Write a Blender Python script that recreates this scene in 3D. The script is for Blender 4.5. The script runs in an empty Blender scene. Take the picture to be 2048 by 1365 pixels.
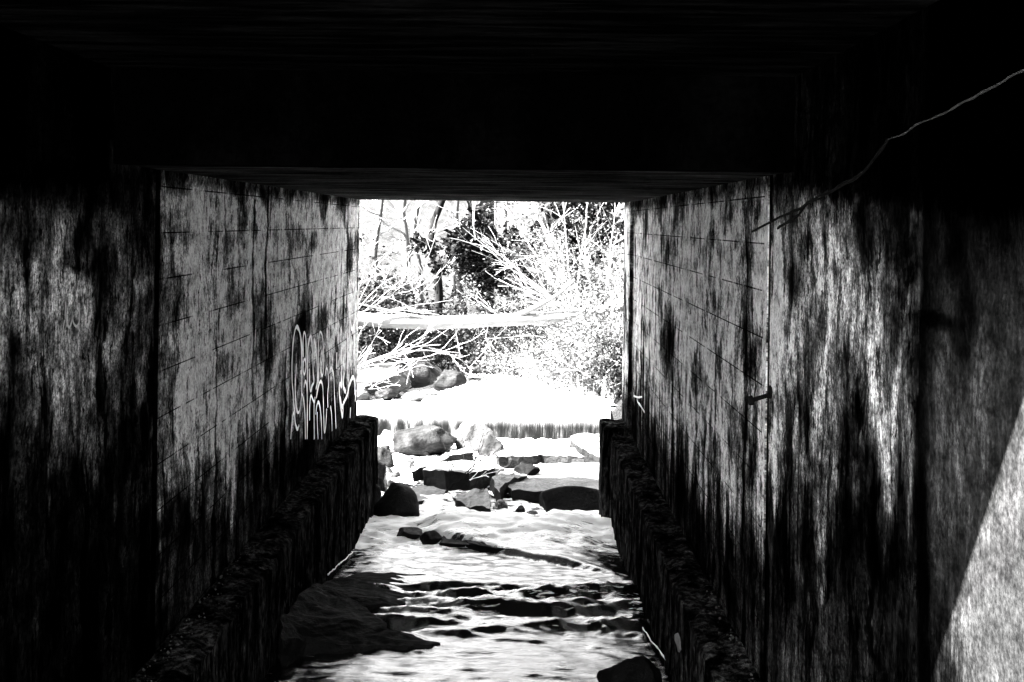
import bpy, math, random
import numpy as np
from mathutils import Vector, Matrix, noise

random.seed(7)
SC = bpy.context.scene
COL = SC.collection

# ------------------------------------------------------------------ camera
CAMZ = 2.05
F = 1991.0
SLOPE = 0.118
YAW, ROLL = 0.0063, 0.013
cam = bpy.data.cameras.new("camera")
cam.sensor_width = 36.0
cam.lens = F / 2048 * 36.0
cam.clip_start = 0.05
cam.clip_end = 500
camo = bpy.data.objects.new("camera", cam)
COL.objects.link(camo)
RM = Matrix.Rotation(YAW, 4, 'Z') @ Matrix.Rotation(math.pi / 2, 4, 'X') @ Matrix.Rotation(ROLL, 4, 'Z')
camo.matrix_world = Matrix.Translation((0, 0, CAMZ)) @ RM
SC.camera = camo

# ------------------------------------------------------------------ light
SUN_TRAVEL = Vector((0.80, 0.29, -1.0)).normalized()
sd = bpy.data.lights.new("sun", 'SUN')
sd.energy = 5.0
sd.angle = math.radians(0.5)
sd.color = (1.0, 0.995, 0.985)
so = bpy.data.objects.new("sun", sd)
so.rotation_euler = SUN_TRAVEL.to_track_quat('-Z', 'Y').to_euler()
so.location = (-4, -8, 14)
COL.objects.link(so)
w = bpy.data.worlds.new("World")
SC.world = w
w.use_nodes = True
wn = w.node_tree
for n in list(wn.nodes):
    wn.nodes.remove(n)
sky = wn.nodes.new('ShaderNodeTexSky')
sky.sky_type = 'NISHITA'
sky.sun_disc = False
back = -SUN_TRAVEL
sky.sun_elevation = math.asin(back.z)
sky.sun_rotation = math.atan2(back.x, back.y)
sky.dust_density = 3.0
bw = wn.nodes.new('ShaderNodeRGBToBW')          # black-and-white photograph
bg = wn.nodes.new('ShaderNodeBackground')
bg.inputs['Strength'].default_value = 0.055
wo = wn.nodes.new('ShaderNodeOutputWorld')
wn.links.new(sky.outputs[0], bw.inputs[0])
wn.links.new(bw.outputs[0], bg.inputs['Color'])
wn.links.new(bg.outputs[0], wo.inputs['Surface'])
SC.view_settings.view_transform = 'Standard'
SC.view_settings.look = 'None'
SC.view_settings.gamma = 1.0
SC.view_settings.exposure = 5.72
SC.render.engine = 'CYCLES'
SC.cycles.use_denoising = True
SC.cycles.denoising_prefilter = 'ACCURATE'
SC.cycles.denoising_input_passes = 'RGB_ALBEDO_NORMAL'
SC.cycles.max_bounces = 8
SC.cycles.diffuse_bounces = 5
SC.cycles.glossy_bounces = 4
SC.cycles.transmission_bounces = 2
SC.cycles.sample_clamp_indirect = 3
SC.cycles.caustics_reflective = True
SC.cycles.blur_glossy = 1.0
SC.cycles.caustics_refractive = False

# ------------------------------------------------------------------ projection helpers
R3 = RM.to_3x3()
def ray(px, py):
    v = R3 @ Vector(((px - 1024) / F, -(py - 682.5) / F, -1.0))
    return v / v.y
def at(px, py, d):
    r = ray(px, py)
    return Vector((r.x * d, d, CAMZ + r.z * d))
XL, XR, DF = -1.797, 1.203, 11.14
D0, DB = 1.78, 4.39
def onwall(px, py, X):
    r = ray(px, py)
    d = X / r.x
    return d, r.z * d - SLOPE * d          # depth and height along the culvert axis
def Z(zf, d):
    return CAMZ + zf + SLOPE * d

# ------------------------------------------------------------------ object helpers
def tag(o, label=None, cat=None, group=None, kind=None):
    if label: o['label'] = label
    if cat: o['category'] = cat
    if group: o['group'] = group
    if kind: o['kind'] = kind
    return o
def empty(name, loc, label, cat, group=None):
    o = bpy.data.objects.new(name, None)
    o.empty_display_size = 0.2
    o.location = loc
    COL.objects.link(o)
    return tag(o, label, cat, group)
class MB:
    def __init__(s):
        s.v, s.f = [], []
    def quad(s, a, b, c, d):
        n = len(s.v); s.v += [tuple(a), tuple(b), tuple(c), tuple(d)]; s.f.append((n, n+1, n+2, n+3))
    def hexa(s, p):       # 8 corners: bottom 4, top 4
        n = len(s.v); s.v += [tuple(q) for q in p]
        for f in ((3,2,1,0),(4,5,6,7),(0,1,5,4),(1,2,6,5),(2,3,7,6),(3,0,4,7)):
            s.f.append(tuple(n+i for i in f))
    def box(s, x0, x1, y0, y1, z0, z1):
        s.hexa([(x0,y0,z0),(x1,y0,z0),(x1,y1,z0),(x0,y1,z0),(x0,y0,z1),(x1,y0,z1),(x1,y1,z1),(x0,y1,z1)])
    def sbox(s, x0, x1, d0, d1, zf0, zf1):   # box following the slope of the culvert
        s.hexa([(x0,d0,Z(zf0,d0)),(x1,d0,Z(zf0,d0)),(x1,d1,Z(zf0,d1)),(x0,d1,Z(zf0,d1)),
                (x0,d0,Z(zf1,d0)),(x1,d0,Z(zf1,d0)),(x1,d1,Z(zf1,d1)),(x0,d1,Z(zf1,d1))])
    def tube(s, pts, rad, n=6, cap=True):
        pts = [Vector(p) for p in pts]
        base = len(s.v)
        up = None
        for i, p in enumerate(pts):
            t = (pts[min(i+1, len(pts)-1)] - pts[max(i-1, 0)])
            if t.length < 1e-9: t = Vector((0,0,1))
            t.normalize()
            if up is None:
                up = Vector((0,0,1)) if abs(t.z) < .9 else Vector((1,0,0))
            a = t.cross(up)
            if a.length < 1e-4: a = t.cross(Vector((0,1,0.3)))
            a.normalize(); b = t.cross(a); up = -b if False else up
            r = rad[i] if hasattr(rad, '__len__') else rad
            for k in range(n):
                th = 2*math.pi*k/n
                s.v.append(tuple(p + a*(math.cos(th)*r) + b*(math.sin(th)*r)))
        for i in range(len(pts)-1):
            for k in range(n):
                k2 = (k+1) % n
                s.f.append((base+i*n+k, base+(i+1)*n+k, base+(i+1)*n+k2, base+i*n+k2))
        if cap:
            s.f.append(tuple(base+k for k in range(n)))
            s.f.append(tuple(base+(len(pts)-1)*n+k for k in reversed(range(n))))
    def leaf(s, c, size, rng, tilt=1.0, long=1.5):
        a = Vector((rng.gauss(0,1), rng.gauss(0,1), rng.gauss(0,.6)*tilt)).normalized()
        b = a.cross(Vector((rng.gauss(0,1), rng.gauss(0,1), rng.gauss(0,1)))).normalized()
        a = a*size*long*.5; b = b*size*.5
        nrm = a.cross(b).normalized()*size*.12
        n = len(s.v)
        s.v += [tuple(c-a), tuple(c-b*.9+nrm), tuple(c+a), tuple(c+b*.9+nrm)]
        s.f.append((n, n+1, n+2)); s.f.append((n, n+2, n+3))
    def build(s, name, mat, parent=None, smooth=False):
        me = bpy.data.meshes.new(name)
        me.from_pydata(s.v, [], s.f)
        me.validate(); me.update()
        if mat: me.materials.append(mat)
        if smooth:
            me.polygons.foreach_set('use_smooth', [True]*len(me.polygons))
        o = bpy.data.objects.new(name, me)
        COL.objects.link(o)
        if parent:
            o.parent = parent
            pl, q = Vector(), parent
            while q: pl += q.location; q = q.parent
            o.location = -pl
        return o

# ------------------------------------------------------------------ material helpers
class NT:
    def __init__(s, name):
        s.m = bpy.data.materials.new(name); s.m.use_nodes = True
        s.t = s.m.node_tree
        s.p = s.t.nodes['Principled BSDF']
        s.tc = s.t.nodes.new('ShaderNodeTexCoord')
        s.obj = s.tc.outputs['Object']
    def put(s, sock, v):
        if isinstance(v, bpy.types.NodeSocket): s.t.links.new(v, sock)
        else: sock.default_value = v
    def M(s, op, a, b=0.0, c=None, clamp=False):
        n = s.t.nodes.new('ShaderNodeMath'); n.operation = op; n.use_clamp = clamp
        s.put(n.inputs[0], a); s.put(n.inputs[1], b)
        if c is not None: s.put(n.inputs[2], c)
        return n.outputs[0]
    def sep(s, v):
        n = s.t.nodes.new('ShaderNodeSeparateXYZ'); s.put(n.inputs[0], v); return n.outputs
    def com(s, x, y, z):
        n = s.t.nodes.new('ShaderNodeCombineXYZ')
        s.put(n.inputs[0], x); s.put(n.inputs[1], y); s.put(n.inputs[2], z); return n.outputs[0]
    def noise(s, v, scale=1.0, detail=4.0, rough=.55, dist=0.0):
        n = s.t.nodes.new('ShaderNodeTexNoise'); s.put(n.inputs['Vector'], v)
        n.inputs['Scale'].default_value = scale; n.inputs['Detail'].default_value = detail
        n.inputs['Roughness'].default_value = rough; n.inputs['Distortion'].default_value = dist
        return n.outputs['Fac']
    def rng(s, v, a, b, c=0.0, d=1.0, smooth=False):
        n = s.t.nodes.new('ShaderNodeMapRange'); n.clamp = True
        if smooth: n.interpolation_type = 'SMOOTHSTEP'
        s.put(n.inputs[0], v)
        for i, q in enumerate((a, b, c, d)): s.put(n.inputs[i+1], q)
        return n.outputs[0]
    def mul(s, *a):
        r = a[0]
        for q in a[1:]: r = s.M('MULTIPLY', r, q)
        return r
    def scaled(s, v, k):
        n = s.t.nodes.new('ShaderNodeVectorMath'); n.operation = 'MULTIPLY'
        s.put(n.inputs[0], v); n.inputs[1].default_value = k; return n.outputs[0]
    def attr(s, name):
        n = s.t.nodes.new('ShaderNodeAttribute'); n.attribute_name = name; return n.outputs['Fac']
    def grey(s, v):
        s.put(s.p.inputs['Base Color'], s.com(v, v, v) if isinstance(v, bpy.types.NodeSocket) else (v, v, v, 1))
    def bump(s, h, strength, dist):
        n = s.t.nodes.new('ShaderNodeBump'); n.inputs['Strength'].default_value = strength
        n.inputs['Distance'].default_value = dist; s.put(n.inputs['Height'], h)
        s.t.links.new(n.outputs[0], s.p.inputs['Normal'])
    def set(s, **k):
        for a, b in k.items(): s.put(s.p.inputs[a.replace('_', ' ')], b)

def wall_material(name, X, blobs, near_dark, seams, wet, streak, joint, smooth_near=0):  # wet: range and depth of the shade painted on the lower wall
    """stained streaky board-marked concrete, laid out along the wall (depth, height)"""
    t = NT(name)
    x, y, z = t.sep(t.obj)
    zf = t.M('SUBTRACT', t.M('SUBTRACT', z, CAMZ), t.M('MULTIPLY', y, SLOPE))
    # streaks wander a little
    wob = t.M('MULTIPLY', t.M('SUBTRACT', t.noise(t.com(y, zf, X), 2.2, 3), .5), .22)
    yw = t.M('ADD', y, wob)
    s1 = t.noise(t.com(t.M('MULTIPLY', yw, 3.0), t.M('MULTIPLY', zf, .75), X), 1.0, 7, .72)
    s2 = t.noise(t.com(t.M('MULTIPLY', yw, 13.0), t.M('MULTIPLY', zf, 1.5), X+3), 1.0, 5, .7)
    s3 = t.noise(t.com(t.M('MULTIPLY', y, 60.0), t.M('MULTIPLY', zf, 14.0), X+7), 1.0, 3, .7)
    bl = t.noise(t.com(t.M('MULTIPLY', y, 1.5), t.M('MULTIPLY', zf, 1.4), X+11), 1.0, 4, .55)
    pit = t.noise(t.com(t.M('MULTIPLY', y, 34.0), t.M('MULTIPLY', zf, 13.0), X+5), 1.0, 3, .6)
    patch = t.noise(t.com(t.M('MULTIPLY', y, 7.0), t.M('MULTIPLY', zf, 2.6), X+15), 1.0, 6, .68)
    a = t.rng(s1, .42, .57, streak(t, y), 2.4)
    a = t.mul(a, t.rng(s2, .38, .60, .16, 1.6))
    a = t.mul(a, t.rng(s3, .3, .7, .45, 1.5))
    a = t.mul(a, t.rng(bl, .40, .53, .12, 1.3, True))
    a = t.mul(a, t.rng(pit, .365, .39, .08, 1.0))
    a = t.mul(a, t.rng(patch, .395, .42, .10, 1.0))
    mot = t.noise(t.com(t.M('MULTIPLY', y, 9.0), t.M('MULTIPLY', zf, 8.0), X+51), 1.0, 6, .7)
    a = t.mul(a, t.rng(mot, .34, .64, .4, 1.5))
    drip = t.noise(t.com(t.M('MULTIPLY', yw, 6.0), t.M('MULTIPLY', zf, .22), X+61), 1.0, 6, .6)
    a = t.mul(a, t.rng(t.M('ADD', drip, t.M('MULTIPLY', t.M('SUBTRACT', mot, .5), .12)), .37, .41, .07, 1.0))
    # pale lime runs
    lime = t.rng(t.noise(t.com(t.M('MULTIPLY', y, 9.0), t.M('MULTIPLY', zf, .9), X+21), 1.0, 5, .6), .60, .70, 0, .34)
    a = t.M('ADD', a, t.mul(lime, t.rng(s3, .3, .7, .3, 1.0)))
    # board seams
    q = t.M('ADD', t.M('DIVIDE', t.M('SUBTRACT', zf, seams), .232), 40.0)
    q = t.M('ABSOLUTE', t.M('SUBTRACT', t.M('FRACT', q), .5))
    seam = t.M('MULTIPLY', t.M('MULTIPLY', t.M('LESS_THAN', q, .016), t.M('GREATER_THAN', y, 4.9)),
               t.rng(t.noise(t.com(t.M('MULTIPLY', y, 2.6), zf, X+31), 1.0, 4), .40, .50))
    a = t.mul(a, t.M('SUBTRACT', 1.0, t.M('MULTIPLY', seam, .95)))
    # darker panel near the mouth, dark stained band under the roof
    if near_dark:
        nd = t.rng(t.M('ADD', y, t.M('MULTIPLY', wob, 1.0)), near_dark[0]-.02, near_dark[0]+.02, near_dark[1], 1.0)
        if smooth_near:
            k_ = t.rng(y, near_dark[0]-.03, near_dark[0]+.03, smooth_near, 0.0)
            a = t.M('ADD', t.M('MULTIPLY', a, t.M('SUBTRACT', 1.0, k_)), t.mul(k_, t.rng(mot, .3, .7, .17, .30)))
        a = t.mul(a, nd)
    if smooth_near:      # darker stretch between the two joints nearest the mouth
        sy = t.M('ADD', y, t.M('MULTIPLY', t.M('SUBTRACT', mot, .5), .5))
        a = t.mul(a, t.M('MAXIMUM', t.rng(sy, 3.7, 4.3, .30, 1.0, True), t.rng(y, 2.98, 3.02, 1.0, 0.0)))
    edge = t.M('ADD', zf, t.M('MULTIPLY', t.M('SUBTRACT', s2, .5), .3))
    top = t.rng(t.M('ADD', edge, t.rng(y, 2.6, 4.7, .16, 0.0)), t.rng(y, 3.2, 4.8, -.38, .07), .20, 1.0, t.rng(y, 4.33, 4.42, .003, .06))  # towards the mouth the dark top is painted-in shade below the roof
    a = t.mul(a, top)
    # shade painted up the lower wall as ragged-edged damp, rising towards the mouth
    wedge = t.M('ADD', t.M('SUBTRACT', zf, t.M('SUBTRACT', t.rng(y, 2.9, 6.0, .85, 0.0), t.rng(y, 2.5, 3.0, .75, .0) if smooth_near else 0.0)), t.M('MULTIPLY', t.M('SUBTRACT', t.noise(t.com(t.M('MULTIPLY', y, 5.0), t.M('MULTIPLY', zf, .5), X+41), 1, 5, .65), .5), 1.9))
    low_shade = t.rng(wedge, wet[0], wet[1], wet[2], 1.0, True)
    a = t.mul(a, low_shade)
    jd = t.M('ABSOLUTE', t.M('SUBTRACT', y, joint))          # black dirt packed in the joint
    a = t.mul(a, t.rng(t.M('ADD', jd, t.M('MULTIPLY', t.M('SUBTRACT', mot, .5), .03)), .03, .04, .01, 1.0))
    for (by, bz, ry, rz, k) in blobs:
        u = t.M('DIVIDE', t.M('SUBTRACT', yw, by), ry)
        v = t.M('DIVIDE', t.M('SUBTRACT', zf, bz), rz)
        d2 = t.M('ADD', t.M('MULTIPLY', u, u), t.M('MULTIPLY', v, v))
        a = t.mul(a, t.rng(d2, .05, 1.15, k, 1.0, True))
    gr = t.noise(t.com(t.M('MULTIPLY', y, 75.0), t.M('MULTIPLY', zf, 55.0), X), 1.0, 2, .8)
    a = t.mul(a, t.rng(gr, .32, .66, t.rng(y, 2.9, 3.6, .75, .38), t.rng(y, 2.9, 3.6, 1.2, 1.8)))
    a = t.mul(t.M('MINIMUM', a, 1.0), t.rng(mot, .34, .62, .34, 1.2), t.rng(s3, .3, .7, .55, 1.15), t.rng(gr, .36, .6, .62, 1.12))
    a = t.M('MINIMUM', a, .88)
    t.grey(a)
    t.set(Roughness=.95, Specular_IOR_Level=0.0)
    h = t.M('ADD', t.M('MULTIPLY', s2, .5), t.M('ADD', t.M('MULTIPLY', pit, .35), t.M('MULTIPLY', s3, .25)))
    h = t.M('SUBTRACT', h, t.M('MULTIPLY', seam, .5))
    t.bump(h, .55, .02)
    return t.m

def rock_material(name, lo, hi, rough, wetspec=.5):
    t = NT(name)
    n1 = t.noise(t.obj, 3.0, 6, .62)
    n2 = t.noise(t.obj, 16.0, 5, .7)
    n3 = t.noise(t.scaled(t.obj, (5, 5, 26)), 1.0, 4, .6)
    a = t.mul(t.rng(n1, .32, .66, lo, hi), t.rng(n2, .3, .7, .55, 1.3), t.rng(n3, .35, .6, .65, 1.15))
    t.grey(a)
    t.set(Roughness=t.rng(n2, .3, .7, rough*.7, min(1, rough*1.3)), Specular_IOR_Level=wetspec)
    t.bump(t.M('ADD', n2, t.M('MULTIPLY', n1, 1.3)), .7, .035)
    return t.m
def simple(name, base, vary, scale, rough=.8, spec=.3, bump=.4, dist=.01, stretch=(1,1,1), trans=0):
    t = NT(name)
    n1 = t.noise(t.scaled(t.obj, stretch), scale, 5, .65)
    t.grey(t.rng(n1, .3, .7, base*(1-vary), base*(1+vary)))
    t.set(Roughness=rough, Specular_IOR_Level=spec)
    if bump: t.bump(n1, bump, dist)
    return t.m

def B(X, *lst):
    out = []
    for (px, py, wx, wy, k) in lst:
        d, zf = onwall(px, py, X)
        d2, _ = onwall(px + wx, py, X)
        _, z2 = onwall(px, py + wy, X)
        out.append((d, zf, abs(d2 - d), abs(z2 - zf), k))
    return out
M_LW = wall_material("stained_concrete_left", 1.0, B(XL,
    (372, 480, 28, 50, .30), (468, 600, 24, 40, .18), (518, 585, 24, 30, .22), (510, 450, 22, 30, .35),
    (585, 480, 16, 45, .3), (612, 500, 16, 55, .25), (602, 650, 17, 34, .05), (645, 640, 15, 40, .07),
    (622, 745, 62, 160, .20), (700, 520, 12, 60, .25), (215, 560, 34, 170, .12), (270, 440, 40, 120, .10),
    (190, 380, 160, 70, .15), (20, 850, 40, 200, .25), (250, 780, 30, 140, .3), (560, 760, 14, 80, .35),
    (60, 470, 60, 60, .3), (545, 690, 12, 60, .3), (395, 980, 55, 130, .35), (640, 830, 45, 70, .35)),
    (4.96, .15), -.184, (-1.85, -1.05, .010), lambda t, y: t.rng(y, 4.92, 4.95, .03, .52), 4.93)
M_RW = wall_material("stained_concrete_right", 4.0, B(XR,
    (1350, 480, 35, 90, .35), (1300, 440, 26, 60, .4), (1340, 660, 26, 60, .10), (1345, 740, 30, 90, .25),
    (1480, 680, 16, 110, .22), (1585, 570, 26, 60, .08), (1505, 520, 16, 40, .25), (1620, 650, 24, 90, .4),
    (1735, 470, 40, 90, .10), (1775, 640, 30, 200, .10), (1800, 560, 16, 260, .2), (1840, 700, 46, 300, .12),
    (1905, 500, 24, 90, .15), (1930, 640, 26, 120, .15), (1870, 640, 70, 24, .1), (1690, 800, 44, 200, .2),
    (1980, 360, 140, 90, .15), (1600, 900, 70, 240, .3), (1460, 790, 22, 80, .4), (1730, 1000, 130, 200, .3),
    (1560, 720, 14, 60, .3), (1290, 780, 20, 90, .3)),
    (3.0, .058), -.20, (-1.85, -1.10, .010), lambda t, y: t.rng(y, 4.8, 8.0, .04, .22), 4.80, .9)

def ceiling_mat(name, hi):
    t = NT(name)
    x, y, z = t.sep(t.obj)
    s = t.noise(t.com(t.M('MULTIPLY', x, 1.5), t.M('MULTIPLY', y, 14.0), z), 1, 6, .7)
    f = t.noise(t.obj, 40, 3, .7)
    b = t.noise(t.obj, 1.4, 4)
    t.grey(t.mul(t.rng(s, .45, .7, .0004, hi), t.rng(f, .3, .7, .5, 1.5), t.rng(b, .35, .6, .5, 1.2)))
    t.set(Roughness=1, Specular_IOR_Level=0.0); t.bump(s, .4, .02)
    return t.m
M_CEIL = ceiling_mat('near_ceiling_concrete', .007)  # near roof slab, darker tone
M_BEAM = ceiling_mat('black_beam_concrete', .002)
M_CEILF = ceiling_mat('far_ceiling_concrete', .06)  # far roof slab, lighter tone
def ledge_mat():
    t = NT("mossy_wet_ledge_concrete")
    n1 = t.noise(t.scaled(t.obj, (3, 3, .8)), 2.0, 6, .65)
    n2 = t.noise(t.scaled(t.obj, (1, 1, .35)), 28, 4, .7)
    n3 = t.noise(t.obj, 9, 5, .7)
    t.grey(t.M('ADD', t.mul(t.rng(n1, .42, .7, .0006, .030), t.rng(n2, .45, .72, .2, 3.2), t.rng(n3, .36, .62, .4, 1.3)), t.mul(t.rng(n3, .57, .66, 0, .05), t.rng(n2, .5, .62, 0, 1.0))))
    t.set(Roughness=.9, Specular_IOR_Level=0.0); t.bump(t.M('ADD', n2, n3), .9, .022)
    return t.m
M_LEDGE = ledge_mat()
M_CONC = simple("plain_concrete", .32, .4, 3)
M_PAINT = simple("white_spray_paint", .72, .3, 9, .5, .4, 0)
M_PAINT2 = simple("thin_faded_paint", .42, .3, 20, .6, .3, 0)
M_ROOT = simple('dull_grey_root', .02, .5, 30, .9)
M_RUST = simple("dark_rusty_steel", .004, .5, 30, .9, .02)
M_TWIG = simple("pale_dry_twig", .5, .25, 30, .8)
M_DTWIG = simple("wet_twig_and_shaded_root", .004, .5, 30, .9, .02)
M_LEAFD = simple("pale_dead_leaf", .11, .25, 60, .7)
M_ROCK = rock_material("grey_stream_rock", .004, .030, .7, .15)
M_ROCKP = rock_material("pale_sunlit_rock", .012, .09, .7, .2)
M_BOULD = rock_material("speckled_boulder", .001, .018, .9, .02)
M_ROCKW = rock_material("glossy_wet_slab", .001, .010, .3, .5)
M_ROCKB = rock_material("black_bedrock", .001, .004, .8, .03)
M_ROCKD = rock_material("dark_wet_rock", .001, .005, .6, .08)

# ------------------------------------------------------------------ ground and water heights
def lerp(t, pts):
    return float(np.interp(t, [p[0] for p in pts], [p[1] for p in pts]))
WPROF = [(-12,-.35),(3,-.10),(7.2,-.05),(8.3,.02),(9.6,.03),(10.2,.12),(11.4,.12),(12.3,.16),(13.0,.20),(13.6,.26),(14.4,.34),(15.9,.40)]
def wz(d):
    if d < 16.02: return lerp(d, WPROF)
    return lerp(d, [(15.95,1.02),(20,1.05),(24,1.13),(29,1.22),(36,1.30),(80,2.6)])
CH = [(-12,-2.2,2.2),(1,-1.8,1.3),(11.2,-1.8,1.3),(12,-2.6,1.9),(15.9,-3.4,1.5),(17,-1.9,1.45),(20,-1.55,1.35),(24,-1.22,1.0),(29,-.9,.35),(35,-.65,-.05),(40,-1.5,-.9),(80,-3,-2)]
def chan(d):
    ds = [c[0] for c in CH]
    return float(np.interp(d, ds, [c[1] for c in CH])), float(np.interp(d, ds, [c[2] for c in CH]))
def gz(x, d):
    l, r = chan(d)
    base = wz(d)
    off = max(l - x, x - r, 0.0)
    n = noise.noise(Vector((x*.5, d*.5, 3))) * .5 + noise.noise(Vector((x*1.7, d*1.7, 9))) * .18
    if off <= 0:
        return base - .22 + n*.1
    left = x < l
    k = .42 if left else .62
    z = base - .15 + min(off*k*1.6, .35) + max(off-.5, 0)*k*(.75 if d < 34 else .45) + n*min(1, off)*.8
    if d > 36: z += (d-36)*.13
    if d > 60: z += (d-60)*.25
    if d < 1.5: z = min(z, base + 1.4 + .25*off)
    # road embankment over the culvert
    e = min(1, max(0, min((d + .3)/2.2, (12.2 - d)/.9)))
    xo = max(0, (-x - 2.15), (x - 1.55))
    if e > 0 and xo > 0:
        z = max(z, z + (4.35 - z)*e)
    return z
def solve(px, py, f=wz):
    """where the view ray through a pixel meets the stream surface"""
    r = ray(px, py)
    prev = None
    d = 4.0
    while d < 60:
        if CAMZ + r.z*d <= f(d): return d
        d += .02
    return 60

def grid(name, xs, ds, fz, mat, attrs=None):
    V, Fc = [], []
    nx = len(xs)
    A = []
    for d in ds:
        for x in xs:
            V.append((x, d, fz(x, d)))
            if attrs: A.append(attrs(x, d))
    for j in range(len(ds)-1):
        for i in range(nx-1):
            a = j*nx+i
            Fc.append((a, a+1, a+1+nx, a+nx))
    me = bpy.data.meshes.new(name)
    me.from_pydata(V, [], Fc)
    me.update()
    me.polygons.foreach_set('use_smooth', [True]*len(Fc))
    me.materials.append(mat)
    if attrs:
        at_ = me.attributes.new('foam', 'FLOAT', 'POINT')
        at_.data.foreach_set('value', A)
    o = bpy.data.objects.new(name, me)
    COL.objects.link(o)
    return o
def axis(*segs):
    out = []
    for a, b, st in segs:
        n = max(1, int(round((b-a)/st)))
        out += [a + (b-a)*i/n for i in range(n)]
    out.append(segs[-1][1])
    return out

def ground_mat():
    t = NT("leaf_litter_ground")
    n1 = t.noise(t.obj, .8, 5, .6)
    n2 = t.noise(t.obj, 9, 6, .75)
    n3 = t.noise(t.obj, 45, 3, .7)
    t.grey(t.mul(t.rng(n1, .35, .65, .004, .024), t.rng(n2, .38, .62, .15, 1.6), t.rng(n3, .3, .7, .5, 1.4)))
    t.set(Roughness=.9, Specular_IOR_Level=.15); t.bump(t.M('ADD', n2, n3), 1.0, .12)
    return t.m
g = grid('ground', axis((-45,-6,1.5),(-6,-2.4,.25),(-2.4,2.0,.14),(2.0,6,.25),(6,45,1.5)),
         axis((-14,0,.7),(0,11,.35),(11,22,.16),(22,44,.4),(44,120,2.5)), gz, ground_mat())
tag(g, kind='structure')

gv = grid('bounce_bar', axis((-1.75,1.15,.12)), axis((-3.5,3.0,.12)), lambda x, d: wz(d) - .02 + .11*min(1, (3.0-d)*1.2) + noise.noise(Vector((x*3, d*3, 1)))*.04,
          simple('bounce_gravel', .06, .3, 30, .9, .2, 1.0, .03))
tag(gv, kind='structure')  # unseen bar added to bounce light onto the inner walls
# --- water
FOLDS = [  # riffles and standing waves: (x, d, rx, rd, height)
    (.15, 10.05, .95, .34, .04), (-.75, 10.3, .45, .22, .05), (.75, 10.35, .5, .2, .07),
    (-.1, 7.6, .8, .16, .07), (.5, 7.95, .65, .13, .08), (.25, 7.25, .7, .12, .045), (0.0, 12.0, .8, .2, .06), (-1.1, 12.6, .35, .3, .06),
    (-1.0, 11.6, .5, .25, .05)]
def rip(x, d):
    calm = lerp(d, [(4, .55), (6.9, .9), (7.3, 3.4), (8.05, 4.2), (8.45, 1.0), (9.3, .9), (9.8, 2.2), (15, 2.4), (15.9, 3)])
    rf = min(1, max(0, (calm-1)/2)) if d < 9 else 0
    a = noise.noise(Vector((x*3.0 + d*.6, d*8.5, 1))) * .010
    a = a*(1-.6*rf) + noise.noise(Vector((x*1.3 - d*2.4, d*6.5 + x*1.2, 15))) * .014*rf
    a += noise.noise(Vector((x*6 + d*3, d*17, 4))) * .0065*(1-.75*rf)
    a += noise.noise(Vector((x*9 - d*2, d*21, 7))) * .0042*(1-.6*rf)
    a += noise.noise(Vector((x*16, d*30, 9))) * .0020
    b = (1 - abs(noise.noise(Vector((x*2.2 - d*1.2, d*6.0 + x*1.4, 12)))) * 2) * .011*(1-.3*rf)
    return (a*1.5 + b*1.0) * calm
def water_h(x, d):
    z = wz(d)
    for (cx, cd, rx, rd, h) in FOLDS:
        u = (x-cx)/rx; v = (d-cd - .10*(x-cx))/rd
        q = u*u*u*u + v*v
        if q < 5: z += h*math.exp(-q)
    s_ = d - (9.80 - (x+.74)*.74)
    kx = min(1, max(0, (x+1.0)/.25)) * min(1, max(0, (1.0-x)/.6))
    z += .08*kx*min(1, max(0, s_/.05)) * (1 if d < 10.4 else max(0, 1-(d-10.4)/.6))
    if 11.2 < d < 16:
        z += noise.noise(Vector((x*1.6, d*1.6, 20)))*.045
    return z + rip(x, d)
def foam(x, d):
    f = lerp(d, [(4,.10),(7.2,.10),(7.8,.28),(8.2,.12),(9.2,.1),(9.65,.62),(10.4,.92),(11.3,.62),(12,.55),(13,.48),(15,.50),(15.6,.9),(16,1)])
    f += noise.noise(Vector((x*2.5, d*5, 31)))*.35 * (1 if d > 7.2 else .3)
    return f
def water_mat():
    t = NT("running_water")
    f = t.attr('foam')
    st = t.scaled(t.obj, (5, 30, 9))
    n = t.noise(st, 1.0, 6, .7, .6)
    n2 = t.noise(t.scaled(t.obj, (16, 75, 24)), 1.0, 4, .7)
    mask = t.rng(t.M('ADD', f, t.M('MULTIPLY', t.M('SUBTRACT', n, .5), 2.2)), .42, .62)
    t.grey(t.M('ADD', t.M('MULTIPLY', mask, .80), .003))
    t.set(Roughness=t.rng(mask, 0, 1, .03, .6), IOR=t.rng(t.sep(t.obj)[1], 9.4, 10.2, 3.0, 1.33))
    t.bump(t.M('ADD', n, t.M('MULTIPLY', n2, .8)), .16, .03)
    return t.m
M_WATER = water_mat()
o = grid('stream_water', axis((-3.6,-1.9,.08),(-1.9,1.4,.022),(1.4,2.2,.08)),
         axis((-12,4.5,.25),(4.5,11.6,.022),(11.6,15.95,.035)), water_h, M_WATER, foam)
tag(o, kind='structure')
def up_mat():
    t = NT("sunlit_upstream_water")
    n = t.noise(t.scaled(t.obj, (5, 2.0, 5)), 1.0, 6, .7, .5)
    n2 = t.noise(t.scaled(t.obj, (30, 9, 30)), 1.0, 4, .7)
    t.grey(t.rng(n, .38, .56, .008, .5))
    t.set(Roughness=.25, IOR=1.4)
    t.bump(t.M('ADD', n, t.M('MULTIPLY', n2, .4)), .4, .05)
    return t.m
M_UP = up_mat()
def up_h(x, d):
    return wz(d) + noise.noise(Vector((x*1.5, d*.9, 2)))*.03 + noise.noise(Vector((x*5, d*3, 2)))*.012
o = grid('upstream_water', axis((-4.6, 1.9, .06)), axis((16.2, 40, .12)), up_h, M_UP)
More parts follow.
